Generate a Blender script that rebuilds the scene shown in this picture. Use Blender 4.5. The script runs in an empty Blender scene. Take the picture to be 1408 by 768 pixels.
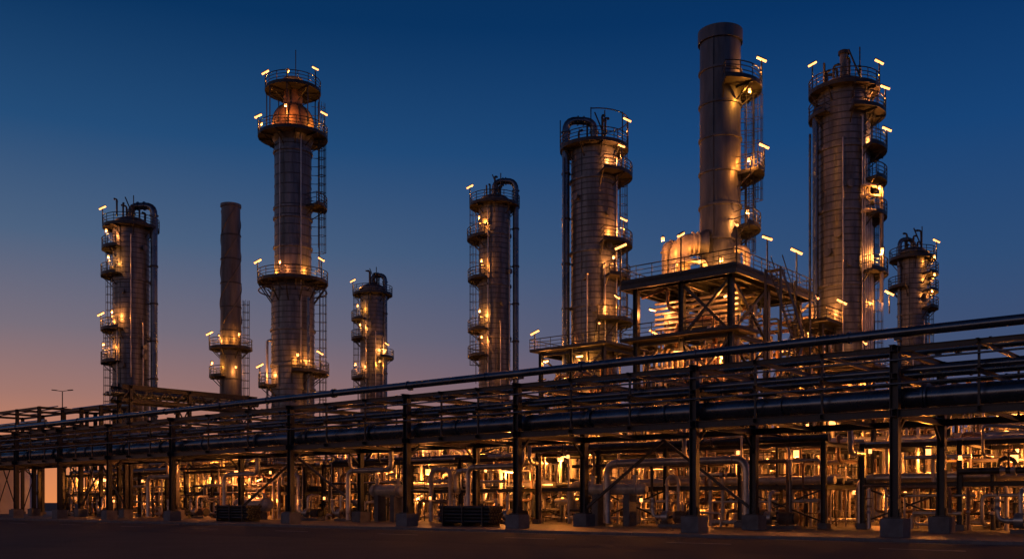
import bpy, math, random
from mathutils import Vector
random.seed(7)
sc=bpy.context.scene
sc.view_settings.view_transform='Standard'; sc.view_settings.look='None'; sc.view_settings.exposure=0
A=math.radians(39.9); DX,DY=-math.cos(A),math.sin(A); NX,NY=math.sin(A),math.cos(A)
OX,OY=17.9,46.5
def W(t,w,z=0): return Vector((OX+DX*t+NX*w, OY+DY*t+NY*w, z))
def loc(x,y): # world -> site grid
    rx,ry=x-OX,y-OY
    return rx*DX+ry*DY, rx*NX+ry*NY
def lin(c): return tuple((v/255/12.92) if v/255<=.04045 else ((v/255+.055)/1.055)**2.4 for v in c)+(1,)

# ---------------------------------------------------------------- materials
def mat(name,col,rough=.5,metal=0.,scale=2.,var=.35,bump=.0,stretch=(1,1,1),fine=0):
    m=bpy.data.materials.new(name); m.use_nodes=True; nt=m.node_tree; N=nt.nodes; L=nt.links
    b=N['Principled BSDF']; tc=N.new('ShaderNodeTexCoord'); mp=N.new('ShaderNodeMapping'); mp.inputs['Scale'].default_value=stretch
    L.new(tc.outputs['Object'],mp.inputs[0])
    n=N.new('ShaderNodeTexNoise'); n.inputs['Scale'].default_value=scale; n.inputs['Detail'].default_value=3; n.inputs['Roughness'].default_value=.65
    L.new(mp.outputs[0],n.inputs['Vector'])
    r=N.new('ShaderNodeValToRGB'); r.color_ramp.elements[0].position=.3; r.color_ramp.elements[1].position=.7
    r.color_ramp.elements[0].color=tuple(c*(1-var) for c in col)+(1,); r.color_ramp.elements[1].color=tuple(min(1,c*(1+var)) for c in col)+(1,)
    L.new(n.outputs['Fac'],r.inputs[0]); L.new(r.outputs[0],b.inputs['Base Color'])
    mr=N.new('ShaderNodeMapRange'); mr.inputs['To Min'].default_value=max(.05,rough-.13); mr.inputs['To Max'].default_value=min(1,rough+.13)
    L.new(n.outputs['Fac'],mr.inputs[0]); L.new(mr.outputs[0],b.inputs['Roughness']); b.inputs['Metallic'].default_value=metal
    if bump:
        n2=N.new('ShaderNodeTexNoise'); n2.inputs['Scale'].default_value=fine or scale*6; n2.inputs['Detail'].default_value=2
        L.new(tc.outputs['Object'],n2.inputs['Vector'])
        bp=N.new('ShaderNodeBump'); bp.inputs['Strength'].default_value=bump; bp.inputs['Distance'].default_value=.05
        L.new(n2.outputs['Fac'],bp.inputs['Height']); L.new(bp.outputs[0],b.inputs['Normal'])
    return m
def emit(name,col,s):
    m=bpy.data.materials.new(name); m.use_nodes=True; b=m.node_tree.nodes['Principled BSDF']
    b.inputs['Base Color'].default_value=(.8,.7,.5,1); b.inputs['Emission Color'].default_value=col+(1,); b.inputs['Emission Strength'].default_value=s
    m.cycles.emission_sampling='NONE'
    return m
M={}
M['shell']=mat('insulated_cladding',(.125,.135,.15),.4,.6,1.1,.5,.2,(1.6,1.6,.22))
M['band']=mat('cladding_strap',(.055,.06,.066),.45,.6,2,.4)
M['stack']=mat('stack_steel',(.105,.112,.124),.45,.5,.8,.45,.2,(1.5,1.5,.25))
M['steel']=mat('structural_steel',(.028,.031,.036),.45,.3,3,.4)
M['deck']=mat('grating_steel',(.032,.032,.033),.7,.3,4,.4)
M['pipe']=mat('galvanised_pipe',(.46,.44,.41),.34,.7,1.5,.35)
M['pipe2']=mat('painted_pipe',(.48,.44,.38),.42,.2,1.5,.3)
M['bigpipe']=mat('coated_pipe',(.12,.15,.19),.28,.8,.7,.3)
M['conc']=mat('concrete',(.15,.15,.15),.85,0,1.5,.3)
M['lamp']=emit('sodium_tube',(1.,.36,.1),3.4)
M['rust']=mat('weathered_steel',(.2,.13,.09),.55,.3,2,.5)
M['tank']=mat('tank_paint',(.7,.68,.64),.5,0,.4,.12)
MATS=list(M.keys())

# ---------------------------------------------------------------- mesh builder
class MB:
    def __init__(s,name,origin,site=True):
        s.name=name; s.o=origin; s.site=site; s.v=[]; s.f=[]; s.m=[]; s.sm=[]; s.lights=[]
    def ring(s,c,u,v,r,n):
        i0=len(s.v)
        for k in range(n):
            a=2*math.pi*k/n; s.v.append(c+u*(r*math.cos(a))+v*(r*math.sin(a)))
        return i0
    def frame(s,d):
        up=Vector((0,0,1)) if abs(d.z)<.9 else Vector((1,0,0))
        u=d.cross(up).normalized(); return u,d.cross(u).normalized()
    def strip(s,a,b,n,mi,sm=True):
        for k in range(n):
            k2=(k+1)%n; s.f.append((a+k,a+k2,b+k2,b+k)); s.m.append(mi); s.sm.append(sm)
    def cap(s,a,n,mi):
        i0=len(s.v); s.v.extend([s.v[a+k].copy() for k in range(n)])
        s.f.append(tuple(range(i0,i0+n))); s.m.append(mi); s.sm.append(False)
    def cyl(s,p0,p1,r,mt='steel',n=8,r2=None,caps=True):
        p0=Vector(p0);p1=Vector(p1); d=(p1-p0); ln=d.length
        if ln<1e-4: return
        d.normalize(); u,v=s.frame(d); mi=MATS.index(mt); r2=r if r2 is None else r2
        K=max(1,math.ceil(ln/2.5)) if abs(d.z)<.95 else 1
        first=a=s.ring(p0,u,v,r,n)
        for j in range(1,K+1):
            b=s.ring(p0.lerp(p1,j/K),u,v,r+(r2-r)*j/K,n); s.strip(a,b,n,mi); a=b
        if caps: s.cap(first,n,mi); s.cap(a,n,mi)
    def bar(s,p0,p1,a,b,mt='steel',off=(0,0),up=None):
        p0=Vector(p0);p1=Vector(p1); d=(p1-p0); ln=d.length
        if ln<1e-4: return
        d.normalize()
        if up is None: up=Vector((0,0,1)) if abs(d.z)<.95 else Vector((0,1,0))
        u=d.cross(up).normalized(); v=u.cross(d).normalized(); mi=MATS.index(mt)
        K=max(1,math.ceil(ln/2.5)) if abs(d.z)<.95 else 1
        i=len(s.v)
        for j in range(K+1):
            p=p0.lerp(p1,j/K)
            for sa,sb in ((-1,-1),(1,-1),(1,1),(-1,1)):
                s.v.append(p+u*(off[0]+sa*a/2)+v*(off[1]+sb*b/2))
        def q(*t): s.f.append(t); s.m.append(mi); s.sm.append(False)
        q(i,i+1,i+2,i+3); e=i+4*K; q(e,e+3,e+2,e+1)
        for j in range(K):
            o=i+4*j
            q(o,o+4,o+5,o+1); q(o+1,o+5,o+6,o+2); q(o+2,o+6,o+7,o+3); q(o+3,o+7,o+4,o)
    def ibeam(s,p0,p1,w,h,mt='steel',up=None):
        tf=h*.09
        s.bar(p0,p1,w,tf,mt,(0,h/2-tf/2),up); s.bar(p0,p1,w,tf,mt,(0,-h/2+tf/2),up); s.bar(p0,p1,w*.12,h-2*tf,mt,(0,0),up)
    def sweep(s,pts,r,mt='pipe',n=10,closed=False):
        raw=[Vector(p) for p in pts]; pts=[raw[0]]
        for a,b in zip(raw[:-1],raw[1:]):
            K=max(1,math.ceil((b-a).length/2.5))
            for j in range(1,K+1): pts.append(a.lerp(b,j/K))
        mi=MATS.index(mt); last=None; u=None; first=None
        for i,p in enumerate(pts):
            d=(pts[min(i+1,len(pts)-1)]-pts[max(i-1,0)])
            if d.length<1e-6: continue
            d.normalize()
            if u is None: u,_=s.frame(d)
            u=(u-d*u.dot(d)).normalized(); v=d.cross(u)
            a=s.ring(p,u,v,r,n)
            if last is not None: s.strip(last,a,n,mi)
            else: first=a
            last=a
        s.cap(first,n,mi); s.cap(last,n,mi)
    def pipe(s,pts,r,mt='pipe',n=10,R=None,fl=True):
        pts=[Vector(p) for p in pts]; R=R or r*3; out=[pts[0]]
        for i in range(1,len(pts)-1):
            c=pts[i]; a=pts[i-1]-c; b=pts[i+1]-c; q=min(R,a.length*.49,b.length*.49)
            p1=c+a.normalized()*q; p2=c+b.normalized()*q
            for k in range(6):
                f=k/5; out.append(p1*(1-f)**2+c*(2*f*(1-f))+p2*f*f)
            if fl and r>.1 and q>.1:
                for pp,dd in ((p1,a.normalized()),(p2,b.normalized())):
                    s.cyl(pp+dd*.05,pp+dd*.15,r*1.3,mt,n)
        out.append(pts[-1]); s.sweep(out,r,mt,n)
    def lathe(s,c,prof,mt='shell',n=36,smooth=False,alt=None):
        c=Vector(c); mi=MATS.index(mt); ai=MATS.index(alt) if alt else mi; X=Vector((1,0,0));Y=Vector((0,1,0)); last=None
        for i in range(len(prof)-1):
            (r0,z0),(r1,z1)=prof[i],prof[i+1]
            a=last if (smooth and last is not None) else s.ring(c+Vector((0,0,z0)),X,Y,max(r0,.001),n)
            b=s.ring(c+Vector((0,0,z1)),X,Y,max(r1,.001),n); s.strip(a,b,n,ai if (alt and i%4>=1 and i%4<=3) else mi); last=b
    def dome(s,c,r,h,mt='shell',n=36,down=False):
        k=8; s.lathe(c,[(r*math.cos(i/k*math.pi/2),(-1 if down else 1)*h*math.sin(i/k*math.pi/2)) for i in range(k+1)],mt,n,True)
    def shell(s,r,z0,z1,mt='shell',course=.6,fl=6.2,c=(0,0),n=36):
        prof=[]; z=z0; nf=z0+fl
        while z<z1-.01:
            e=min(z+course,z1)
            j=random.uniform(-.012,.012)
            prof+=[(r+j,z),(r+j,e-.09),(r+.035,e-.085),(r+.035,e)]; z=e
        s.lathe((c[0],c[1],0),prof,mt,n,alt='band')
        z=nf
        while z<z1-1:
            s.lathe((c[0],c[1],0),[(r,z),(r+.16,z+.02),(r+.16,z+.24),(r,z+.26)],mt,n); z+=fl*random.uniform(.8,1.3)
        for a in (random.uniform(-130,-50),):
            q0=ringpt(r+.02,a,z0+.5); s.bar((q0.x+c[0],q0.y+c[1],z0+.5),(q0.x+c[0],q0.y+c[1],z1-.2),.05,.05,'band')
    def arc(s,c,r,z,a0,a1,rt,mt='steel',n=5):
        k=max(3,int(abs(a1-a0)/12)); s.sweep([(c[0]+r*math.cos(math.radians(a0+(a1-a0)*i/k)),c[1]+r*math.sin(math.radians(a0+(a1-a0)*i/k)),z) for i in range(k+1)],rt,mt,n)
    def platform(s,ri,ro,z,a0=0,a1=360,c=(0,0)):
        k=max(4,int((a1-a0)/12)); mi=MATS.index('deck'); P=lambda r,a,zz:Vector((c[0]+r*math.cos(a),c[1]+r*math.sin(a),zz))
        for i in range(k):
            b0=math.radians(a0+(a1-a0)*i/k); b1=math.radians(a0+(a1-a0)*(i+1)/k); i0=len(s.v)
            for zz in (z-.1,z):
                s.v+= [P(ri,b0,zz),P(ro,b0,zz),P(ro,b1,zz),P(ri,b1,zz)]
            for q in ((0,1,2,3),(4,5,6,7),(1,2,6,5),(0,1,5,4),(3,2,6,7)):
                s.f.append(tuple(i0+x for x in q)); s.m.append(mi); s.sm.append(False)
            s.bar(P(ro+.02,b0,z+.02),P(ro+.02,b1,z+.02),.04,.34)
        full=a1-a0>=359
        kk=max(3,int(math.radians(a1-a0)*ro/1.15))
        for i in range(kk+(0 if full else 1)):
            b=math.radians(a0+(a1-a0)*i/kk); s.cyl(P(ro,b,z),P(ro,b,z+1.15),.04,n=4)
            if i%2==0: s.bar(P(ri,b,z-1.25),P(ro-.1,b,z-.1),.09,.09); s.bar(P(ri,b,z-.2),P(ro,b,z-.2),.1,.16)
        for h in (.45,.8,1.15): s.arc(c,ro,z+h,a0,a1,.036 if h<1 else .05)
        if not full:
            for ang in (a0,a1):
                b=math.radians(ang)
                for h in (.6,1.15): s.cyl(P(ri,b,z+h),P(ro,b,z+h),.035,n=4)
    def ladder(s,r,a,z0,z1,c=(0,0),gap=.35):
        a=math.radians(a); er=Vector((math.cos(a),math.sin(a),0)); et=Vector((-math.sin(a),math.cos(a),0)); b=Vector((c[0],c[1],0))+er*(r+gap); Z=Vector((0,0,1))
        for sg in (-1,1): s.bar(b+et*.27*sg+Z*z0,b+et*.27*sg+Z*z1,.07,.05)
        z=z0+.2
        while z<z1: s.cyl(b-et*.27+Z*z,b+et*.27+Z*z,.022,n=4,caps=False); z+=.36
        z=z0+2.2
        while z<z1:
            s.sweep([b+et*.27+Z*z,b+et*.4+er*.35+Z*z,b+er*.75+Z*z,b-et*.4+er*.35+Z*z,b-et*.27+Z*z],.028,'steel',4)
            s.cyl(b+Z*z,b-er*gap+Z*z,.03,n=4); z+=.95
        for q in (et*.4+er*.35,er*.75,-et*.4+er*.35,et*.25+er*.62,-et*.25+er*.62): s.cyl(b+q+Z*(z0+2.2),b+q+Z*z1,.022,n=4,caps=False)
    def rail(s,pts,h=1.15,sp=1.5,closed=False):
        pts=[Vector(p) for p in pts]
        if closed: pts=pts+[pts[0]]
        for a,b in zip(pts[:-1],pts[1:]):
            k=max(1,int((b-a).length/sp))
            for i in range(k): 
                q=a.lerp(b,i/k); s.cyl(q,q+Vector((0,0,h)),.035,n=4)
            for hh,rr in ((.45,.03),(.8,.03),(h,.045)):
                s.cyl(a+Vector((0,0,hh)),b+Vector((0,0,hh)),rr,n=5)
            s.bar(a+Vector((0,0,.08)),b+Vector((0,0,.08)),.03,.18)
    def lamp(s,base,out,h=2.,L=.8,P=70,back=.7,drop=.5,tube=.1):
        base=Vector(base); out=Vector(out).normalized()
        if h<1.7:   # bulkhead lamp on the railing, facing the shell
            p=base-out*back*.35+Vector((0,0,max(h,.7)+.6)); s.cyl(base,base+Vector((0,0,max(h,.7)+.8)),.04,n=4); s.cyl(base+Vector((0,0,max(h,.7)+.8)),p+Vector((0,0,.2)),.035,n=4)
            s.cyl(p+Vector((0,0,.1)),p+Vector((0,0,.24)),.18,n=8,r2=.05); s.cyl(p-Vector((0,0,.14)),p+Vector((0,0,.1)),.13,'lamp',8)
            s.lights.append((p-Vector((0,0,.28)),P)); return
        top=base+Vector((0,0,h))
        s.cyl(base,top+Vector((0,0,.05)),.065,n=5)
        a=top-out*L*.45+Vector((0,0,.24)); b=top+out*L*.45-Vector((0,0,.2))
        s.bar(a+Vector((0,0,.12)),b+Vector((0,0,.12)),.24,.07)
        s.cyl(a,b,tube,'lamp',6)
        s.lights.append((top-out*back-Vector((0,0,drop)),P))
    def bulb(s,p,P=50,r=.11):
        p=Vector(p); s.cyl(p+Vector((0,0,r)),p+Vector((0,0,r*2.5)),r*1.2,n=6,r2=.03)
        s.cyl(p-Vector((0,0,r)),p+Vector((0,0,r)),r,'lamp',8); s.lights.append((p-Vector((0,0,.35)),P))
    def tubel(s,p,d,P=200,L=1.2):
        p=Vector(p); d=Vector(d).normalized(); s.cyl(p-d*L/2,p+d*L/2,.08,'lamp',6); s.bar(p-d*L/2+Vector((0,0,.1)),p+d*L/2+Vector((0,0,.1)),.22,.06)
        s.lights.append((p-Vector((0,0,.25)),P))
    def finish(s):
        me=bpy.data.meshes.new(s.name)
        ox,oy=s.o
        if s.site:
            O=W(ox,oy,0); vs=[(DX*v.x+NX*v.y, DY*v.x+NY*v.y, v.z) for v in s.v]; fs=[f[::-1] for f in s.f]
        else: O=Vector((ox,oy,0)); vs=[tuple(v) for v in s.v]; fs=s.f
        me.from_pydata(vs,[],fs)
        used=sorted(set(s.m)); mp={k:i for i,k in enumerate(used)}
        for k in used: me.materials.append(M[MATS[k]])
        me.polygons.foreach_set('material_index',[mp[k] for k in s.m]); me.polygons.foreach_set('use_smooth',s.sm); me.update()
        ob=bpy.data.objects.new(s.name,me); ob.location=O; sc.collection.objects.link(ob)
        for i,(p,P) in enumerate(s.lights):
            ld=bpy.data.lights.new(s.name+'_bulb','POINT'); ld.energy=P; ld.shadow_soft_size=.07
            ld.color=(1,random.uniform(.26,.34),random.uniform(.035,.065))
            lo=bpy.data.objects.new(s.name+'_bulb',ld); sc.collection.objects.link(lo); lo.parent=ob
            lo.location=(DX*p.x+NX*p.y,DY*p.x+NY*p.y,p.z) if s.site else p
        return ob

# ---------------------------------------------------------------- towers (world aligned: 0deg = east, -90 = road side)
TP=5.0
def ringpt(r,a,z): a=math.radians(a); return Vector((r*math.cos(a),r*math.sin(a),z))
def stdtower(name,x,y,r,top,plats,lamps,goose=None,ladders=(),mt='shell',extra=None,ringo=1.2):
    b=MB(name,(x,y),False)
    b.lathe((0,0,0),[(r*1.25,0),(r*1.25,.6),(r,.62),(r,1)],'conc'); b.shell(r,.8,top-r*.5,mt)
    b.dome((0,0,top-r*.5),r,r*.5,mt); b.lathe((0,0,0),[(r,top-r*.5-.1),(r+.2,top-r*.5-.08),(r+.2,top-r*.5+.12),(r,top-r*.5+.14)],mt)
    for (z,a0,a1,ro) in plats: b.platform(r,r+ro,z,a0,a1)
    for (z,a,h,P,ro) in lamps:
        p=ringpt(r+ro,a,z); b.lamp(p,(math.cos(math.radians(a)),math.sin(math.radians(a)),0),h,P=P*TP*(.6 if z>top-3 else 1),back=ro*.3,drop=h*.4)
    for (a,z0,z1) in ladders: b.ladder(r,a,z0,z1)
    if goose:
        dx,rr,ztop,zb=goose
        b.pipe([(0,0,top-.3),(0,0,ztop),(dx,-.3,ztop),(dx,-.3,zb)],rr,'bigpipe',14,R=1.1)
        z=zb+3
        while z<ztop-3: b.bar((0,0,z),(dx,-.3,z),.12,.12); b.cyl((dx,-.3,z-.1),(dx,-.3,z+.1),rr*1.2,n=12); z+=4.5
    for i in range(7):
        a=random.uniform(0,360); q=ringpt(r*random.uniform(.3,.9),a,top-.3); h=random.uniform(.8,2.3); b.pipe([q,q+Vector((0,0,h)),q+Vector((random.uniform(-.8,.8),random.uniform(-.5,.5),h))],.11,'steel',6)
    q=ringpt(r*.8,-60,top-.4); b.cyl(q,q+Vector((0,0,2.6)),.06,n=4); b.bar(q,q+Vector((-1.0,0,2.4)),.1,.12)
    for a in (-70,-110,-35):
        z0=random.uniform(6,top*.5); z1=random.uniform(top*.55,top-2); q=ringpt(r+.28,a,z0); b.pipe([ringpt(r-.1,a,z0),q,ringpt(r+.28,a,z1),ringpt(r-.1,a,z1)],.08,'pipe',6,R=.3)
    if extra: extra(b)
    for i in range(7):
        a=random.choice((-120,-95,-60,-140,-30)); z=random.uniform(top*.35,top-3); b.cyl(ringpt(r-.1,a,z),ringpt(r+.35,a,z),.25,mt,12); b.cyl(ringpt(r+.3,a,z),ringpt(r+.4,a,z),.34,mt,12)
    return b.finish()
stdtower('distillation_tower',-45.9,120,2.1,36,
  [(34.6,0,360,1.1),(32,110,260,1.2),(28.8,110,260,1.3),(22.3,100,265,1.3),(18.4,110,260,1.3)],
  [(34.6,200,2.2,50,1.1),(32,230,1.2,50,1.2),(28.8,240,1.2,80,1.3),(22.3,200,1.8,50,1.3),(22.3,250,1.2,90,1.3),(18.4,220,1.4,90,1.3)],
  (2.85,.42,37.3,9),[(175,16,34),(188,4,22)])
stdtower('distillation_tower',-21,150,1.85,34.6,
  [(32.9,0,360,1.1),(29.1,120,250,1.3),(26.2,120,250,1.3),(23.4,-60,70,1.3),(20.3,120,250,1.3)],
  [(32.9,190,2,60,1.1),(29.1,230,1.2,60,1.3),(26.2,240,1.2,60,1.3),(23.4,-40,1.8,110,1.3),(20.3,220,1.4,80,1.3),(21,-60,1,60,1.2)],
  (1.9,.35,35.8,9),[(175,16,33)])
stdtower('distillation_tower',-2.1,120,1.9,38.7,
  [(37.3,0,360,1.1),(33.3,110,250,1.4),(28.4,110,250,1.3),(22.3,110,250,1.3),(19.2,110,250,1.3)],
  [(37.3,190,2.2,60,1.1),(33.3,235,1.4,70,1.4),(28.4,240,1.2,70,1.3),(22.3,235,1.4,110,1.3),(19.2,240,1.4,70,1.3)],
  (2.55,.36,40.3,9),[(180,16,37)])
def exF(b):
    for a in (0,40,-40,80,-100,180): b.bar(ringpt(3.4,a,37),ringpt(3.4,a,40),.1,.1)
    b.arc((0,0),3.4,39.9,-100,80,.06); b.pipe([(-3.1,-.9,19),(-3.1,-.9,36)],.12,'bigpipe',8)
stdtower('fractionating_column',8.25,100,2.3,38.2,
  [(37,0,360,1.1),(34.2,-80,70,1.5),(27.3,-80,70,1.5),(24,-70,70,1.3),(19.6,-90,80,1.6)],
  [(37,-20,2.6,60,1.1),(34.2,-50,2.2,110,1.5),(27.3,-45,2,110,1.5),(24,-60,1,60,1.2),(19.6,-60,2,120,1.6)],
  (-2.85,.38,39.9,9),[(5,18,38),(-14,18,28)],extra=exF)
def exH(b):
    b.cyl((0,0,39),(0,0,42.3),.36,'shell',16); b.lathe((0,0,0),[(.5,42.1),(.5,42.4),(.3,42.5)],'steel',16)
    b.pipe([(-2.65,-.3,9),(-2.65,-.3,37.2),(-1.5,-.3,37.2)],.28,'bigpipe',12)
    b.pipe([(-3.0,.2,9),(-3.0,.2,35)],.12,'bigpipe',8)
    for k,z in enumerate((28.6,29.5,27.3)): b.pipe([ringpt(2,-60,z),(.9,-2.8,z),(2.6,-2.2,z),(2.6,-2.2,z-6-k)],.16,'pipe2',8,R=.4)
    for i in range(4): b.cyl((1.1+.25*i,-2.3+.2*i,8),(1.1+.25*i,-2.3+.2*i,34-2*i),.09,'pipe',6)
stdtower('distillation_column',30,90,2.25,39.9,
  [(38.6,0,360,.8),(36.4,-95,60,1.3),(33.1,-70,60,1.4),(30.3,-60,60,1.4),(27.2,-60,60,1.4),(22.1,-70,60,1.5),(36.4,150,220,.8)],
  [(38.6,190,2.4,60,.8),(38.6,-10,2.6,50,.8),(36.4,-30,2,60,1.3),(33.1,-20,1.8,60,1.4),(27.2,-50,1.5,70,1.4),(22.1,-45,1.2,90,1.5),(18.5,-20,1.8,90,1.6)],
  None,[(8,20,39),(-12,10,31)],extra=exH)
stdtower('distillation_tower',48.3,120,1.65,32.4,
  [(30.9,0,360,1),(29,-70,70,1.2),(26.9,-70,70,1.2),(24.9,-70,70,1.2),(27.5,130,230,1.1)],
  [(30.9,-20,2,50,1),(29,-50,1.2,50,1.2),(26.9,-50,1.2,60,1.2),(24.9,-60,1.2,60,1.2)],
  (-1.7,.25,33.3,9),[(10,14,31)])

# domed tower
b=MB('domed_absorber_tower',(-24.2,110),False)
b.lathe((0,0,0),[(3,0),(3,.7),(2.4,.72)],'conc'); b.shell(2.33,.8,25.5); b.lathe((0,0,0),[(2.33,25.5),(2.0,26.6)],'shell'); b.shell(2.0,26.5,42.4,course=1.1)
for z in (16.5,29.5,33.8): b.lathe((0,0,0),[(2.3,z),(2.48,z+.02),(2.48,z+.3),(2.3,z+.32)] if z<25 else [(2,z),(2.15,z+.02),(2.15,z+.25),(2,z+.27)],'shell')
b.lathe((0,0,0),[(2.0,41.2),(2.5,42.1)],'shell')
b.platform(2.0,3.75,41.9); b.dome((0,0,43.1),2.3,2.6,'rust'); b.lathe((0,0,0),[(2.3,42.0),(2.3,43.1)],'rust')
for a in range(0,360,30): b.sweep([ringpt(2.33*math.cos(i/6*1.4),a,43.1+2.63*math.sin(i/6*1.4)) for i in range(7)],.045,'band',4)
b.cyl((0,0,45),(0,0,47.6),1.05,'rust',24); b.platform(1.05,3.0,47.0); b.lathe((0,0,0),[(1.05,47.4),(1.5,47.45),(1.5,47.8),(1.1,48.3),(.2,48.5)],'shell',24)
for a in range(0,360,45): b.bar(ringpt(1.2,a,46.2),ringpt(1.2,a,48),.12,.12); b.bar(ringpt(2.9,a,42.6),ringpt(2.9,a,46.9),.1,.1)
b.cyl((.3,0,48),(.3,0,51.6),.05,n=5)
b.platform(2.2,3.8,25.9); b.arc((0,0),3.7,24.9,0,360,.08)
for a in range(0,360,30): b.bar(ringpt(2.3,a,23.6),ringpt(3.7,a,25.6),.12,.12)
b.ladder(2.0,0,27,43,gap=.9); b.ladder(2.0,12,30,46,gap=.75)
b.platform(2.0,3.7,34.2,-35,35); b.platform(2.33,3.9,15.9,-80,60); b.platform(2.33,3.7,14.5,150,230)
b.ladder(2.33,5,8,26,gap=.6); b.pipe([(-2.75,-.4,9),(-2.75,-.4,19.5),(-2.2,-.4,19.5)],.14,'pipe',8); b.pipe([(2.1,-1.9,9),(2.1,-1.9,24)],.16,'bigpipe',8)
b.cyl((1.3,-1.95,16),(1.3,-1.95,42),.07,'pipe',6); b.cyl((-1.0,-2.0,27),(-1.0,-2.0,42),.06,'pipe',6)
for (r,a,z,h,P) in ((3.0,185,47.0,2.0,40),(3.0,-25,47.0,2.0,40),(3.75,200,41.9,1.9,70),(3.75,175,41.9,1.1,40),(3.75,-15,41.9,2.3,60),(3.75,-90,41.9,1.6,100),(2.6,-90,47.0,.4,30),(3.8,190,25.9,2.2,110),(3.8,-25,25.9,2.2,110),(3.8,-100,25.9,.9,70),(3.9,-30,15.9,2,120),(3.7,210,14.5,2,110),(3.9,-70,15.9,1,90)):
    b.lamp(ringpt(r,a,z),ringpt(1,a,0),h,P=P*3.2,back=.45,drop=h*.4)
b.finish()

# straked chimney
b=MB('helical_strake_chimney',(-35.3,125),False)
b.lathe((0,0,0),[(1.6,0),(1.45,6),(1.15,38.6),(1.28,38.65),(1.28,39.0),(1.0,39.02),(1.0,38)],'stack',32)
for z in range(8,37,3): 
    r=1.45-.3*z/39; b.lathe((0,0,0),[(r,z),(r+.08,z+.02),(r+.08,z+.16),(r,z+.18)],'band',32)
for k in range(3):
    b.sweep([ringpt(1.26-.16*(z-24)/15,k*120+(z-24)*30,z) for z in [24+i*.25 for i in range(58)]],.13,'stack',6)
b.platform(1.3,2.6,20.9); b.platform(1.3,2.6,17.4,120,260); b.ladder(1.3,0,10,27,gap=.3)
for (a,z,h,P) in ((200,20.9,1.8,90),(-50,20.9,1,90),(-110,20.9,.6,70),(-60,17,.8,90),(220,17.4,1,90)): b.lamp(ringpt(2.6,a,z),ringpt(1,a,0),h,P=P*3.2,back=.4,drop=h*.4)
b.finish()

# main stack
b=MB('exhaust_stack',(17,81.3),False)
b.lathe((0,0,0),[(2.2,.1),(2.2,1),(1.7,1.02)],'conc')
prof=[]; z=1.0
while z<39.9:
    e=min(39.9,z+2.75); prof+=[(1.64,z),(1.64,e-.2),(1.76,e-.18),(1.76,e)]; z=e
b.lathe((0,0,0),prof,'stack',48); b.lathe((0,0,0),[(1.78,39.0),(1.8,39.02),(1.8,40),(1.5,40.02),(1.5,37)],'stack',48)
q=ringpt(1.67,-120,2); b.bar(q,(q.x,q.y,39.5),.07,.07,'band')
b.platform(1.64,3.3,35.2,-95,55); b.platform(1.64,3.5,28.3,-45,40); b.platform(1.64,3.2,23.8,-60,50)
b.ladder(1.64,0,20,36,gap=.45); b.ladder(1.64,14,20,29,gap=.8); b.ladder(1.64,-8,24,35,gap=1.0)
for (r,a,z,h,P) in ((3.3,-20,35.2,2.1,110),(3.5,-20,28.3,2,120),(3.0,-50,27.6,.5,90),(2.9,-45,33.2,.3,80),(3.1,-55,23.3,.8,140),(3.1,-100,19.4,.8,140)):
    b.lamp(ringpt(r,a,z),ringpt(1,a,0),h,P=P*3.6,back=.4,drop=h*.4)
b.pipe([(-1.2,-.5,22.6),(-3.4,-.6,22.6),(-3.4,-.6,19.4)],.85,'pipe2',24,R=1.5,fl=False)
for x in (-1.9,-2.3): b.cyl((x,-.55,22.6),(x-.12,-.55,22.6),1.0,'pipe2',24)
b.cyl((-3.4,-.6,19.5),(-3.4,-.6,20.3),1.05,'pipe2',24)
b.cyl((-1.2,-.5,22.6),(-2.0,-.5,22.6),1.25,'shell',24,r2=.85)
b.pipe([(-4.3,.8,19.3),(-4.3,.8,22.9),(-3.3,1.2,22.9),(-3.3,1.2,21)],.35,'pipe2',14,R=.6)
b.pipe([(-1.6,-1.9,19.3),(-1.6,-1.9,20.9),(-4.0,-1.9,20.9),(-4,-1.9,19.3)],.22,'pipe',12,R=.5)
b.pipe([(1.8,-1.5,19.3),(1.8,-1.5,22),(.9,-1.3,22)],.3,'pipe2',12,R=.5)
b.bulb((-5.0,-2.1,22.6),260,.13); b.bulb((-2.2,-2.9,20.6),240,.13)
b.finish()

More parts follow.
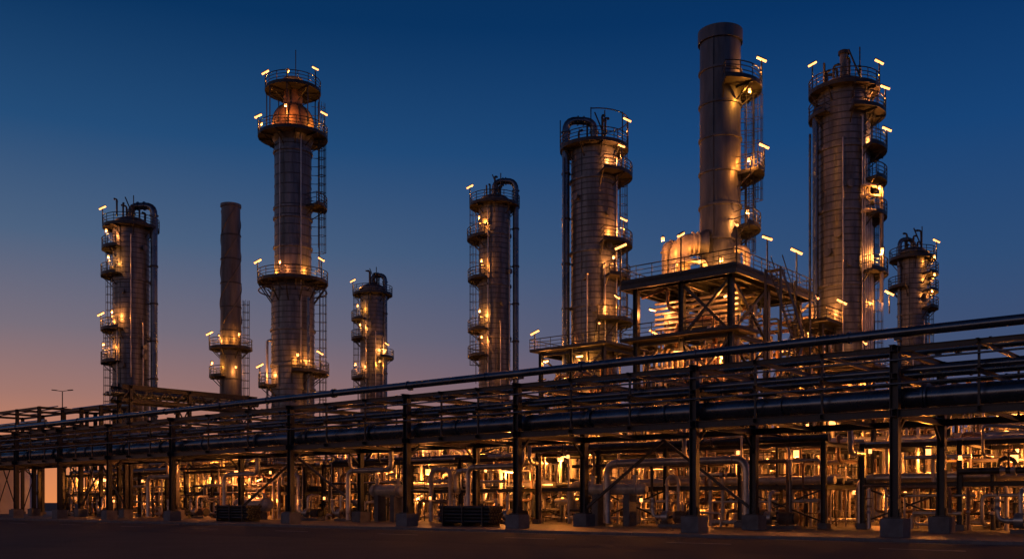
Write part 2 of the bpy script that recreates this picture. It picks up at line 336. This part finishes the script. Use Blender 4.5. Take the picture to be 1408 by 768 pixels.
# ---------------------------------------------------------------- clutter helpers (site grid)
def xbrace(b,p0,p1,z0,z1,s=.14):
    b.bar((p0[0],p0[1],z0),(p1[0],p1[1],z1),s,s); b.bar((p0[0]+.02,p0[1]+.02,z1),(p1[0]+.02,p1[1]+.02,z0),s*.98,s*.98)
def valve(b,p,ax,r):
    p=Vector(p); ax=Vector(ax); b.cyl(p-ax*r*2,p,r*1.6,'pipe',8,r2=r*.7); b.cyl(p,p+ax*r*2,r*.7,'pipe',8,r2=r*1.6)
    b.cyl(p,p+Vector((0,0,r*5)),r*.3,'steel',5); b.cyl(p+Vector((0,0,r*5)),p+Vector((0,0,r*5+.04)),r*1.8,'rust',10)
def clutter(b,t0,t1,w0,w1,zmax,n,rmin=.04,rmax=.16):
    levels=[.5,1.1,1.8,2.6,3.4,4.3,5.2,6.1,7,8,9,10,11,12,13,14,15,16,17,18]; levels=[l for l in levels if l<=zmax]
    for i in range(n):
        t=random.uniform(t0,t1); w=random.uniform(w0,w1); r=random.uniform(rmin,rmax)*random.choice((1,1,.7,1.3)); mt=random.choice(('pipe','pipe2','pipe','rust','band'))
        k=random.random(); z=random.choice(levels)+random.uniform(-.1,.1)
        dt=random.choice((-1,1))*random.uniform(1.5,6); dw=random.choice((-1,1))*random.uniform(.8,3)
        t2=min(max(t+dt,t0),t1); w2=min(max(w+dw,w0),w1)
        if k<.35: b.pipe([(t,w,.15),(t,w,z),(t2,w,z),(t2,w,random.choice(levels))],r,mt,7,R=r*3.5)
        elif k<.55: b.pipe([(t,w,z),(t,w2,z),(t,w2,z+1.6),(t2,w2,min(zmax,z+1.6))],r,mt,7,R=r*3.5)
        elif k<.8: 
            b.pipe([(t,w,z),(t2,w,z)],r,mt,7)
            if abs(t2-t)>1.2: valve(b,((t+t2)/2,w,z),(1,0,0),r)
        elif k<.93: b.pipe([(t,w,.15),(t,w,z)],r,mt,7); valve(b,(t,w,min(1.3,z*.6)),(0,0,1),r)
        else:
            b.pipe([(t,w,.2),(t,w,z),(t+.9,w,z),(t+.9,w,.2)],r,mt,7,R=.45)
def steelframe(b,t0,t1,w0,w1,levels,st=5.5,col=.28,brace=True,deck=(),pipes=5,wmid=False):
    k=max(1,round((t1-t0)/st)); ts=[t0+(t1-t0)*i/k for i in range(k+1)]; ws=[w0,w1]+([ (w0+w1)/2] if wmid else [])
    top=levels[-1]
    for t in ts:
        for w in ws:
            b.ibeam((t,w,.3),(t,w,top),col,col,up=Vector((1,0,0))); b.bar((t,w,.1),(t,w,.45),.6,.6,'conc')
        for z in levels: b.ibeam((t,w0,z-.16),(t,w1,z-.16),.2,.28)
    for z in levels:
        for w in ws: b.ibeam((t0,w,z-.17),(t1,w,z-.17),.18,.26)
        for i in range(pipes):
            w=w0+.4+(w1-w0-.8)*(i+random.uniform(.2,.8))/pipes; r=random.choice((.07,.1,.14,.2,.26)); a=t0-random.uniform(-2,1.5); c=t1+random.uniform(-3,1.5)
            b.pipe([(a,w,z+r)]+[(c,w,z+r)]+([(c,w,z-random.uniform(1.5,2.6))] if random.random()<.5 else []),r,random.choice(('pipe','pipe2','band')),8)
    if brace:
        for i in range(k):
            if random.random()<.45:
                z0=0.5; z1=levels[0]-.3; w=random.choice((w0,w1)); xbrace(b,(ts[i],w),(ts[i+1],w),z0,z1,.1)
    for z in deck:
        b.bar((t0-.5,(w0+w1)/2,z+.02),(t1+.5,(w0+w1)/2,z+.02),(w1-w0)+1,.06,'deck'); b.rail([(t0-.5,w0-.5,z+.05),(t1+.5,w0-.5,z+.05),(t1+.5,w1+.5,z+.05),(t0-.5,w1+.5,z+.05)],closed=True)
PF=2.9
def unit(t0,t1,w0,w1,levels,n,nl,P,seed,**kw):
    random.seed(seed); b=MB('process_pipework_unit',(t0,w0)); T=t1-t0; Wd=w1-w0
    steelframe(b,0,T,0,Wd,levels,**kw); clutter(b,.3,T-.3,-.8,Wd+.5,levels[-1]+.3,int(n*1.3))
    nl=max(3,nl-1)
    for i in range(nl):
        t=T*(i+random.uniform(.1,.9))/nl; w=random.uniform(-1.2,Wd*.8); z=random.choice(levels)-random.uniform(.5,1.2); P2=P*PF*random.choice((.45,.8,1.3,1.5))
        if random.random()<.45: b.tubel((t,w,z),(random.uniform(-1,1),random.uniform(-1,1),random.uniform(-.3,.3)),P2)
        else: b.bulb((t,w,z+.2),P2,.22)
        b.cyl((t+1.6,-.9,z),(t+1.6,-.9,z+.25),.1,'lamp',8); b.cyl((t+1.6,-.9,z+.25),(t+1.6,-.9,z+.4),.16,'steel',8,r2=.04)
    return b.finish()
unit(-16,6,12,18,[2.9,5.2],110,6,230,11)
unit(8,30,11,17,[2.8,5.4],130,6,230,12)
unit(33,56,12,18,[2.8,5.2],150,6,240,13)
unit(58,78,11.5,17.5,[2.7,5.0],140,6,260,14,deck=(5.1,))
unit(80,102,10.5,14,[2.8,5.0],110,5,260,15)
unit(-6,14,22,30,[3,5.8,8.2],150,7,320,16)
unit(30,50,22,30,[3,6,8.6],190,7,320,17,wmid=True)
unit(52,69,24,32,[3,6,8.4],160,6,320,18)
unit(77,100,19,26,[3,6.2],150,6,320,19)
unit(4,30,36,48,[3.5,7,10.5],170,7,420,20,wmid=True)
unit(34,60,40,50,[3.5,7,10],170,6,420,21)
unit(66,100,38,50,[3.5,7],190,7,420,22)
unit(100,150,40,60,[4,7],160,6,380,23)
unit(-12,-2,60,80,[4,8],60,4,380,24)
unit(-24,2,36,44,[3.4,6.4],110,6,360,25)

# fired heater structure
random.seed(31)
b=MB('fired_heater_structure',(18.9,20.1)); T,Wd=8.3,11.9
for t in (0,T/2,T):
    for w in (0,Wd/2,Wd):
        if t==T/2 and w==Wd/2: continue
        b.ibeam((t,w,.3),(t,w,19),.42,.42,up=Vector((1,0,0))); b.bar((t,w,.1),(t,w,.9),.9,.9,'conc')
for z in (5,9.6,14.2,18.7):
    h=.5 if z>18 else .34
    for t in (0,T/2,T): b.ibeam((t,0,z),(t,Wd,z),.26,h)
    for w in (0,Wd/2,Wd): b.ibeam((0,w,z-.01),(T,w,z-.01),.24,h-.04)
for z0,z1 in ((14.4,18.5),(9.8,14.0),(5.2,9.4),(.9,4.8)):
    xbrace(b,(0,0),(T/2,0),z0,z1,.2); xbrace(b,(T/2,Wd),(T,Wd),z0,z1,.2); xbrace(b,(0,0),(0,Wd/2),z0,z1,.2); xbrace(b,(T,Wd/2),(T,Wd),z0,z1,.2); 
b.bar((-.9,Wd/2,19.06),(T+.9,Wd/2,19.06),Wd+1.8,.12,'deck')
for e in (-.9,T+.9): b.ibeam((e,-.9,18.75),(e,Wd+.9,18.75),.2,.5)
for e in (-.9,Wd+.9): b.ibeam((-.9,e,18.74),(T+.9,e,18.74),.2,.5)
for i in range(9): b.bar((-.8+i*1.2,-.8,18.85),(-.8+i*1.2,Wd+.8,18.85),.12,.2)
b.rail([(-.9,-.9,19.12),(T+.9,-.9,19.12),(T+.9,Wd+.9,19.12),(-.9,Wd+.9,19.12)],closed=True,sp=1.3)
for (z,a,c,d,e) in ((14.4,-1.2,T+.8,-1.2,2.2),(9.8,-1,T+1,-1,1.8)):
    b.bar((a,(d+e)/2,z),(c,(d+e)/2,z),e-d,.08,'deck'); b.rail([(c,d,z+.05),(a,d,z+.05),(a,e,z+.05)],sp=1.3)
clutter(b,.2,T-.2,.2,Wd-.2,18,170,.06,.2)
clutter(b,-1,T+1,-1,2,13.5,50,.05,.14)
for i in range(14): b.pipe([(.6+i*.5,1.0,10.2),(.6+i*.5,1.0,13.8),(.6+i*.5,3.4,13.8)],.1,'pipe2',8,R=.4)
for i in range(7): b.pipe([(.5,2.2,15.2+i*.42),(T-.4,2.2,15.2+i*.42)],.12,'pipe',8)
for i in range(6): b.cyl((T*.8,Wd*.25,10+i*1.2),(T*.8,Wd*.25,10.9+i*1.2),.8,'pipe2',18)
for (t,w,P) in ((T+.9,-.9,90),(T*.95,Wd+.7,60),(-.9,-.9,90),(-.9,Wd*.35,90),(-.9,Wd*.8,90),(T*.45,-.9,70)):
    b.lamp((t,w,19.1),(t-T/2,w-Wd/2,0),2.9,1.0,P*2,1.0,1.0)
for (t,w,z,P) in ((1,1,17.3,260),(T-1,.8,17.0,260),(1.2,6,16.8,220),(T-1.3,4.5,13.2,320),(1,.6,12.6,300),(T*.5,-.6,13.2,260),(T-.6,-.6,8.6,300),(1,-.6,8.4,300),(T/2,1.2,4.2,400),(0,Wd*.7,8.5,300),(0,Wd*.7,13,260),(T,Wd*.7,16.5,240),(-1,Wd*.4,4.2,400)):
    b.tubel((t,w,z),(random.uniform(-1,1),random.uniform(-1,1),random.uniform(-.3,.3)),P*1.9,.7)
for k in range(4):
    z0=.1+4.7*k; s=1 if k%2==0 else -1; c=-2.6
    a=(c,Wd*.35-2*s+0,z0); e=(c,Wd*.35+2*s,z0+4.7)
    for o in (-.45,.45): b.bar((c+o,a[1],z0),(c+o,e[1],e[2]),.06,.28); b.cyl((c+o,a[1],z0+1.1),(c+o,e[1],e[2]+1.1),.04,n=5)
    for j in range(16): q=Vector(a).lerp(Vector(e),j/16); b.bar(q+Vector((-.45,0,0)),q+Vector((.45,0,0)),.25,.04,'deck')
    b.bar((c,e[1]+.6*s,e[2]-.03),(c,e[1]-.1*s,e[2]-.03),1.2,.06,'deck')
for w in (Wd*.35-2.6,Wd*.35+2.6):
    for c in (-3.2,-2.0): b.bar((c,w,.1),(c,w,19),.14,.14)
b.finish()

def basedeck(name,x,y,hx,hy,z,P,seed,lv,nl=2):
    random.seed(seed); t,w=loc(x,y); b=MB(name,(t,w))
    for l in lv+[z]:
        for s in (-1,0,1):
            b.ibeam((s*hx,-hy,l-.3),(s*hx,hy,l-.3),.22,.36); b.ibeam((-hx,s*hy,l-.31),(hx,s*hy,l-.31),.2,.34)
    for sx in (-1,0,1):
        for sy in (-1,1): b.ibeam((sx*hx,sy*hy,.3),(sx*hx,sy*hy,z-.1),.34,.34,up=Vector((1,0,0))); b.bar((sx*hx,sy*hy,.1),(sx*hx,sy*hy,.8),.8,.8,'conc')
    b.bar((-hx-.8,0,z),(hx+.8,0,z),2*hy+1.6,.1,'deck'); b.rail([(-hx-.8,-hy-.8,z+.05),(hx+.8,-hy-.8,z+.05),(hx+.8,hy+.8,z+.05),(-hx-.8,hy+.8,z+.05)],closed=True,sp=1.3)
    prev=.8
    for l in lv+[z]: xbrace(b,(-hx,-hy),(0,-hy),prev,l-.5,.15); xbrace(b,(hx,-hy),(hx,hy),prev,l-.5,.15); prev=l
    clutter(b,-hx,hx,-hy,-hy+2,z-.5,60,.06,.18); clutter(b,-hx-.6,-hx+1.2,-hy,hy,z+1.2,36,.06,.16); clutter(b,hx-1,hx+.6,-hy,hy,z+1.4,24,.06,.16)
    for l in lv+[z]:
        for k in range(nl): b.tubel((random.uniform(-hx,hx),-hy-.2+k*.6,l-.9),(random.uniform(-1,1),1,.2),P,.7)
    for q in ((-hx,-hy-.8),(hx+.8,-hy),(-hx-.8,hy)): b.lamp((q[0],q[1],z),(q[0],q[1],0),2,.9,200,1,.8)
    b.finish()
basedeck('column_support_structure',8.25,100,3.8,3.8,16.7,500,41,[4.5,9,13])
basedeck('column_support_structure',30,90,3.6,3.8,13.2,500,42,[4.5,9])
basedeck('column_support_structure',26.6,88,1.3,1.3,17.3,300,43,[5,10,14],1)

# equipment
def exchanger(t,w,z,L=5,r=.55,ax=0):
    b=MB('heat_exchanger',(t,w)); d=Vector((1,0,0)) if ax==0 else Vector((0,1,0)); c=Vector((0,0,z+r)); mt='pipe2'
    b.cyl(c-d*L/2,c+d*L/2,r,mt,20)
    for e in (-1,1):
        b.cyl(c+d*e*(L/2-.5),c+d*e*(L/2-.38),r*1.22,mt,20); b.cyl(c+d*e*L/2,c+d*e*(L/2+.25),r,mt,20,r2=r*.55)
        q=c+d*e*L*.27; b.bar(q-Vector((0,0,r+z-.1)),q-Vector((0,0,r*.8)),.5,.9,'conc'); b.cyl(c+d*e*L*.36,c+d*e*L*.36+Vector((0,0,r+.5)),.16,mt,10); b.cyl(c+d*e*L*.36+Vector((0,0,r+.45)),c+d*e*L*.36+Vector((0,0,r+.55)),.26,mt,10)
    b.finish()
def vessel(t,w,z,r,h):
    b=MB('pressure_vessel',(t,w))
    b.lathe((0,0,0),[(r*.85,.1),(r*.85,z),(r,z+.05)],'steel',24); b.shell(r,z,z+h,'pipe2',.9,3,n=28); b.dome((0,0,z+h),r,r*.5,'pipe2',28)
    b.pipe([(0,0,z+h+r*.4),(0,0,z+h+r*.5+.8),(r+.4,0,z+h+r*.5+.8),(r+.4,0,.3)],.12,'pipe',8,R=.4); b.platform(r,r+.9,z+h*.7,-180,60); b.ladder(r,-60,.3,z+h*.7)
    for k in range(3): b.cyl((0,0,z+.5+k*h*.3),(-r-.3,-.2,z+.5+k*h*.3),.12,'pipe2',8)
    b.finish()
random.seed(5)
for (t,w) in ((13,19.3),(38,19.5),(45,9.8),(63,9.3),(70,20),(86,16.5),(27,33.5),(54,35),(92,29),(22,9.2),(-10,9.8)):
    exchanger(t,w,random.choice((.9,1.3,2.2)),random.uniform(3.5,5.5),random.uniform(.35,.6),0)
for (t,w,z,r,h) in ((9,33,1.5,1.0,9),(33,32.5,1,.9,7),(50,34,1.5,1.1,6.5),(64,34.5,1,.8,6),(16,19,1,.7,4.6),(72,24,1,.8,5.5),(29,19.5,1,.8,6),(88,31,1,1,5),(3,33,1.2,1.2,6.5),(104,24,1,1,5)): vessel(t,w,z,r,h)
def pump(t,w):
    b=MB('pump_skid',(t,w)); b.bar((-1.1,0,.2),(1.1,0,.2),.9,.2,'conc'); b.cyl((-.9,0,.75),(.1,0,.75),.34,'rust',16); b.cyl((-1,0,.75),(-.9,0,.75),.38,'steel',16)
    for k in range(8): b.bar((-.8+k*.1,0,.75),(-.77+k*.1,0,.75),.76,.76,'rust')
    b.cyl((.1,0,.75),(.5,0,.75),.1,'steel',8); b.cyl((.5,0,.75),(.95,0,.75),.42,'pipe',18); b.pipe([(.7,0,1.1),(.7,0,2.3),(.7,1.2,2.3)],.12,'pipe',8); b.pipe([(.95,0,.75),(1.8,0,.75),(1.8,0,2)],.14,'pipe',8); valve(b,(1.8,0,1.6),(0,0,1),.14); b.finish()
for t,w in ((-4,9),(10,9.3),(17,9),(31,9.5),(35,9.2),(50,9.6),(54,9.2),(72,9.5),(76,9.4),(90,9)): pump(t,w)

# ---------------------------------------------------------------- foreground pipe rack
random.seed(3)
b=MB('pipe_rack',(0,0)); near=[-33,-22,-11,0,10.6,22.9,32.6,45.2,61.6,72.3,82,91.7,103,114,126,138]; WB=7.
for i,t in enumerate(near):
    for w in (0,WB):
        b.ibeam((t,w,1.0),(t,w,9.0),.4,.4,up=Vector((1,0,0)))
        b.bar((t,w,.1),(t,w,.95),1.05,1.05,'conc'); b.bar((t,w,.95),(t,w,1.02),.75,.75,'steel')
        for s in (-1,1): b.bar((t+s*.25,w,1.02),(t+s*.25,w,1.4),.04,.3)
    for z,h in ((5.85,.38),(7.55,.26),(8.85,.3)): b.ibeam((t,-.5,z),(t,WB+.5,z),.28,h)
    for w,s in ((0,1),(WB,-1)): b.bar((t,w,4.6),(t,w+s*1.2,5.65),.12,.12)
    if i<len(near)-1:
        t2=near[i+1]
        for w in (0,WB): b.ibeam((t,w+.0,8.83),(t2,w,8.83),.2,.26)
        for w in (0,WB): b.ibeam((t,w,5.84),(t2,w,5.84),.22,.36)
        k=3
        for j in range(1,k):
            q=t+(t2-t)*j/k
            for z in (8.86,7.56,5.86): b.ibeam((q,-.3,z),(q,WB+.3,z),.15,.2)
            b.bar((q,0,6.0),(q,0,8.7),.1,.1); b.bar((q,WB,6.0),(q,WB,8.7),.1,.1)
        if i%3==1:
            b.bar((t,WB,1.2),((t+t2)/2,WB,5.6),.16,.16); b.bar((t2,WB,1.2),((t+t2)/2,WB+.01,5.6),.16,.16)
L0,L1=-36,142
def run(w,z,r,mt='bigpipe'):
    b.cyl((L0,w,z),(L1,w,z),r,mt,20)
    t=L0+random.uniform(3,8)
    while t<L1:
        b.cyl((t,w,z),(t+.1,w,z),r*1.14+.02,mt,20)
        if r>.2 and random.random()<.4: b.cyl((t+.14,w,z),(t+.24,w,z),r*1.25+.03,mt,20); b.cyl((t,w,z),(t+.1,w,z),r*1.25+.03,mt,20)
        t+=random.uniform(5,9)
    for tt in near: b.bar((tt,w,z-r-.12),(tt,w,z-r+.02),.3,.2)
run(.35,9.66,.24); run(2.3,9.2,.13); run(4.3,9.25,.17); run(6.4,9.6,.24)
run(.7,7.9,.15); run(2.9,7.92,.19); run(5.9,7.86,.13)
run(.95,6.62,.5); run(3.3,6.25,.16); run(5.6,6.35,.24)
b.cyl((L0,-.28,8.3),(L1,-.28,8.3),.05,'bigpipe',8); b.cyl((L0,-.28,7.2),(L1,-.28,7.2),.05,'bigpipe',8)
for t in (6,17,30,50,66,79,95):
    w=random.choice((5.6,3.3)); b.pipe([(t,w,6.4),(t,w,7.2),(t,10,7.2),(t,10,4.6),(t,12,4.6)],.16,'pipe',10,R=.5)
for t in (27,40,57,70): b.pipe([(t,5.5,5.6),(t,5.5,4.2),(t+5,5.5,4.2),(t+5,5.5,.3)],.2,'pipe',12,R=.6)
b.pipe([(11.8,8.4,.3),(11.8,8.4,4.3),(22,8.4,4.3),(22,8.4,.3)],.26,'pipe',12,R=.8)
b.finish()

# cross bridge and left frames
b=MB('pipe_bridge',(84,7))
for w in (1,8,16): 
    for t in (-1.2,1.2): b.ibeam((t,w,.3),(t,w,13.8),.35,.35,up=Vector((1,0,0)))
    for z in (12.5,13.9): b.ibeam((-1.6,w,z),(1.6,w,z),.25,.3)
    xbrace(b,(-1.2,w),(1.2,w),9.5,12.3,.12)
for t in (-1.2,1.2): b.ibeam((t,0,13.9),(t,17,13.9),.3,.5); b.ibeam((t,0,12.5),(t,17,12.5),.3,.4)
for k in range(8): 
    for t in (-1.2,1.2): b.bar((t,k*2.1,12.6),(t,k*2.1+1.05,13.8),.12,.12); b.bar((t,k*2.1+1.05,13.8),(t,k*2.1+2.1,12.6),.12,.12)
for t,r in ((-.6,.3),(.2,.22),(.8,.14)): b.cyl((t,-1,13.0+r),(t,17.5,13+r),r,'bigpipe',12)
b.finish()
def leftframe(t,w,T,Wd,lv):
    b=MB('steel_pipe_support_frame',(t,w)); steelframe(b,0,T,0,Wd,lv,st=6,col=.35,pipes=3); b.finish()
random.seed(9); leftframe(91,4+5,9,4,[9.5,12.6]); leftframe(106,9,18,6,[9,11.5,13.4]); leftframe(-14,24,10,5,[6,8.5])

# ---------------------------------------------------------------- tanks, poles, small things
def tank(t,w,r,h,P=900):
    b=MB('storage_tank',(t,w)); prof=[]
    z=.1
    while z<h-.01: e=min(h,z+1.8); prof+=[(r,z),(r,e-.06),(r+.04,e-.05),(r+.04,e)]; z=e
    b.lathe((0,0,0),prof,'tank',64); b.lathe((0,0,0),[(r+.04,h)]+[(r*math.cos(i/8*math.pi/2),h+r*.16*math.sin(i/8*math.pi/2)) for i in range(9)],'tank',64)
    b.rail([(r*math.cos(a/24*6.283),r*math.sin(a/24*6.283),h) for a in range(24)],closed=True,sp=2); b.ladder(r,-120,.2,h)
    b.lamp((-r*.3,-r-3,.1),(1,0,0),4,1,P,0,.4); b.finish()
t,w=loc(-76,142); tank(t,w,6.5,6.2); t,w=loc(108,205); tank(t,w,13,12); t,w=loc(-110,210); tank(t,w,10,7)
def pole(x,y,h,P=200):
    b=MB('street_lamp',(x,y),False); b.cyl((0,0,0),(0,0,h),.1,n=8,r2=.06); b.cyl((0,0,0),(0,0,.4),.2,n=8)
    for s in (-1,1): b.cyl((0,0,h),(s*.9,0,h+.15),.04,n=5); b.bar((s*.7,0,h+.12),(s*1.3,0,h+.18),.3,.1); 
    if P:
        for s in (-1,1): b.cyl((s*.75,0,h+.0),(s*1.25,0,h+.05),.12,'lamp',6)
        b.lights.append((Vector((0,0,h-.3)),P))
    b.finish()
pole(-56,124,15.5,0); pole(62,125,7,700); pole(53,92,4.6,700); pole(47,80,4.2,700); pole(-36,112,3.4,500); pole(-28,108,3,500)
def piperack_stack(t,w):
    b=MB('stacked_pipe_bundle',(t,w))
    for k in (-1.8,0,1.8): b.bar((k,-.8,.2),(k,.8,.2),.15,.2); b.bar((k,-.85,.1),(k,-.85,1.6),.1,.1); b.bar((k,.85,.1),(k,.85,1.6),.1,.1)
    for r in range(5):
        for c in range(6-r%2): b.cyl((-2.3,-.68+c*.26+(r%2)*.13,.43+r*.23),(2.3,-.68+c*.26+(r%2)*.13,.43+r*.23),.12,'steel',8)
    b.finish()
piperack_stack(56,2.8); piperack_stack(29.5,3)

# ---------------------------------------------------------------- ground
M['asph']=mat('asphalt',(.034,.034,.037),.9,0,3,.35,.5,fine=40); M['gravel']=mat('gravel_ground',(.035,.033,.03),.95,0,.4,.4,.6,fine=8)
M['paint']=mat('road_paint',(.4,.4,.38),.6,0,4,.3); M['pad']=mat('concrete_yard',(.1,.095,.088),.6,0,.35,.45,.4,fine=6)
def sheet(name,pts,z,m):
    me=bpy.data.meshes.new(name); me.from_pydata([(p[0],p[1],z) for p in pts],[],[tuple(range(len(pts)))]); me.materials.append(M[m]); o=bpy.data.objects.new(name,me); sc.collection.objects.link(o); return o
def ss(name,t0,t1,w0,w1,z,m): return sheet(name,[W(t0,w0),W(t0,w1),W(t1,w1),W(t1,w0)],z,m)
sheet('ground',[(-4000,-4000),(4000,-4000),(4000,4000),(-4000,4000)],0,'gravel')
ss('road',-200,300,-17,-4.0,.004,'asph'); ss('concrete_yard',-60,170,-3.6,95,.1,'pad')
MATS.append('paint')
b=MB('kerb',(0,0)); 
t=-60
while t<170: b.bar((t,-3.8,.065),(t+1.98,-3.8,.065),.38,.15,'conc'); t+=2
b.finish()
ss('road_marking',-200,300,-4.75,-4.6,.008,'paint'); 
b=MB('road_centre_marking',(0,0)); t=-60
while t<170: b.bar((t,-10.5,.009),(t+3,-10.5,.009),.15,.004,'paint'); t+=9
b.finish()

# ---------------------------------------------------------------- sky
w=bpy.data.worlds.new('World'); w.name='sky'; sc.world=w; w.use_nodes=True; nt=w.node_tree; N=nt.nodes; L=nt.links
bg=N['Background']; tc=N.new('ShaderNodeTexCoord'); nm=N.new('ShaderNodeVectorMath'); nm.operation='NORMALIZE'; L.new(tc.outputs['Generated'],nm.inputs[0])
sp=N.new('ShaderNodeSeparateXYZ'); L.new(nm.outputs[0],sp.inputs[0])
def ramp(st):
    r=N.new('ShaderNodeValToRGB'); cr=r.color_ramp
    while len(cr.elements)<len(st): cr.elements.new(.5)
    for e,(p,c) in zip(cr.elements,st): e.position=p; e.color=lin(c)
    L.new(sp.outputs['Z'],r.inputs[0]); return r
cool=ramp([(0,(104,82,94)),(.07,(84,80,106)),(.14,(62,78,112)),(.22,(44,76,118)),(.33,(20,66,118)),(.43,(5,50,100)),(.6,(2,24,56)),(1,(1,12,28))])
warm=ramp([(0,(234,142,82)),(.05,(206,130,92)),(.1,(162,118,108)),(.16,(120,110,122)),(.24,(76,98,128)),(.33,(34,76,120)),(.43,(5,50,94)),(1,(1,12,28))])
mr=N.new('ShaderNodeMapRange'); mr.interpolation_type='SMOOTHSTEP'; mr.inputs['From Min'].default_value=-.56; mr.inputs['From Max'].default_value=.5; mr.inputs['To Min'].default_value=1; mr.inputs['To Max'].default_value=0
L.new(sp.outputs['X'],mr.inputs[0]); mx=N.new('ShaderNodeMix'); mx.data_type='RGBA'; L.new(mr.outputs[0],mx.inputs[0]); L.new(cool.outputs[0],mx.inputs[6]); L.new(warm.outputs[0],mx.inputs[7])
L.new(mx.outputs[2],bg.inputs[0]); bg.inputs[1].default_value=1.
sk=N.new('ShaderNodeTexSky'); sk.sky_type='NISHITA'; sk.sun_disc=False; sk.sun_elevation=math.radians(-3); sk.sun_rotation=math.radians(-70)
bg2=N.new('ShaderNodeBackground'); L.new(sk.outputs[0],bg2.inputs[0]); bg2.inputs[1].default_value=.02
ad=N.new('ShaderNodeAddShader'); L.new(bg.outputs[0],ad.inputs[0]); L.new(bg2.outputs[0],ad.inputs[1]); L.new(ad.outputs[0],N['World Output'].inputs[0])
sd=bpy.data.lights.new('afterglow_fill','SUN'); sd.energy=.03; sd.angle=math.radians(20); sd.color=(1,.8,.78); so=bpy.data.objects.new('afterglow_fill',sd); sc.collection.objects.link(so)  # sun has set; faint wide lamp added as afterglow on the towers
so.rotation_euler=Vector((1,.7,-.12)).to_track_quat('-Z','Y').to_euler()

cd=bpy.data.cameras.new('camera'); co=bpy.data.objects.new('camera',cd); sc.collection.objects.link(co); sc.camera=co
co.location=(0,0,1.7); co.rotation_euler=(math.radians(90),0,0); cd.lens=35; cd.sensor_width=36; cd.shift_y=.2173; cd.clip_end=9000
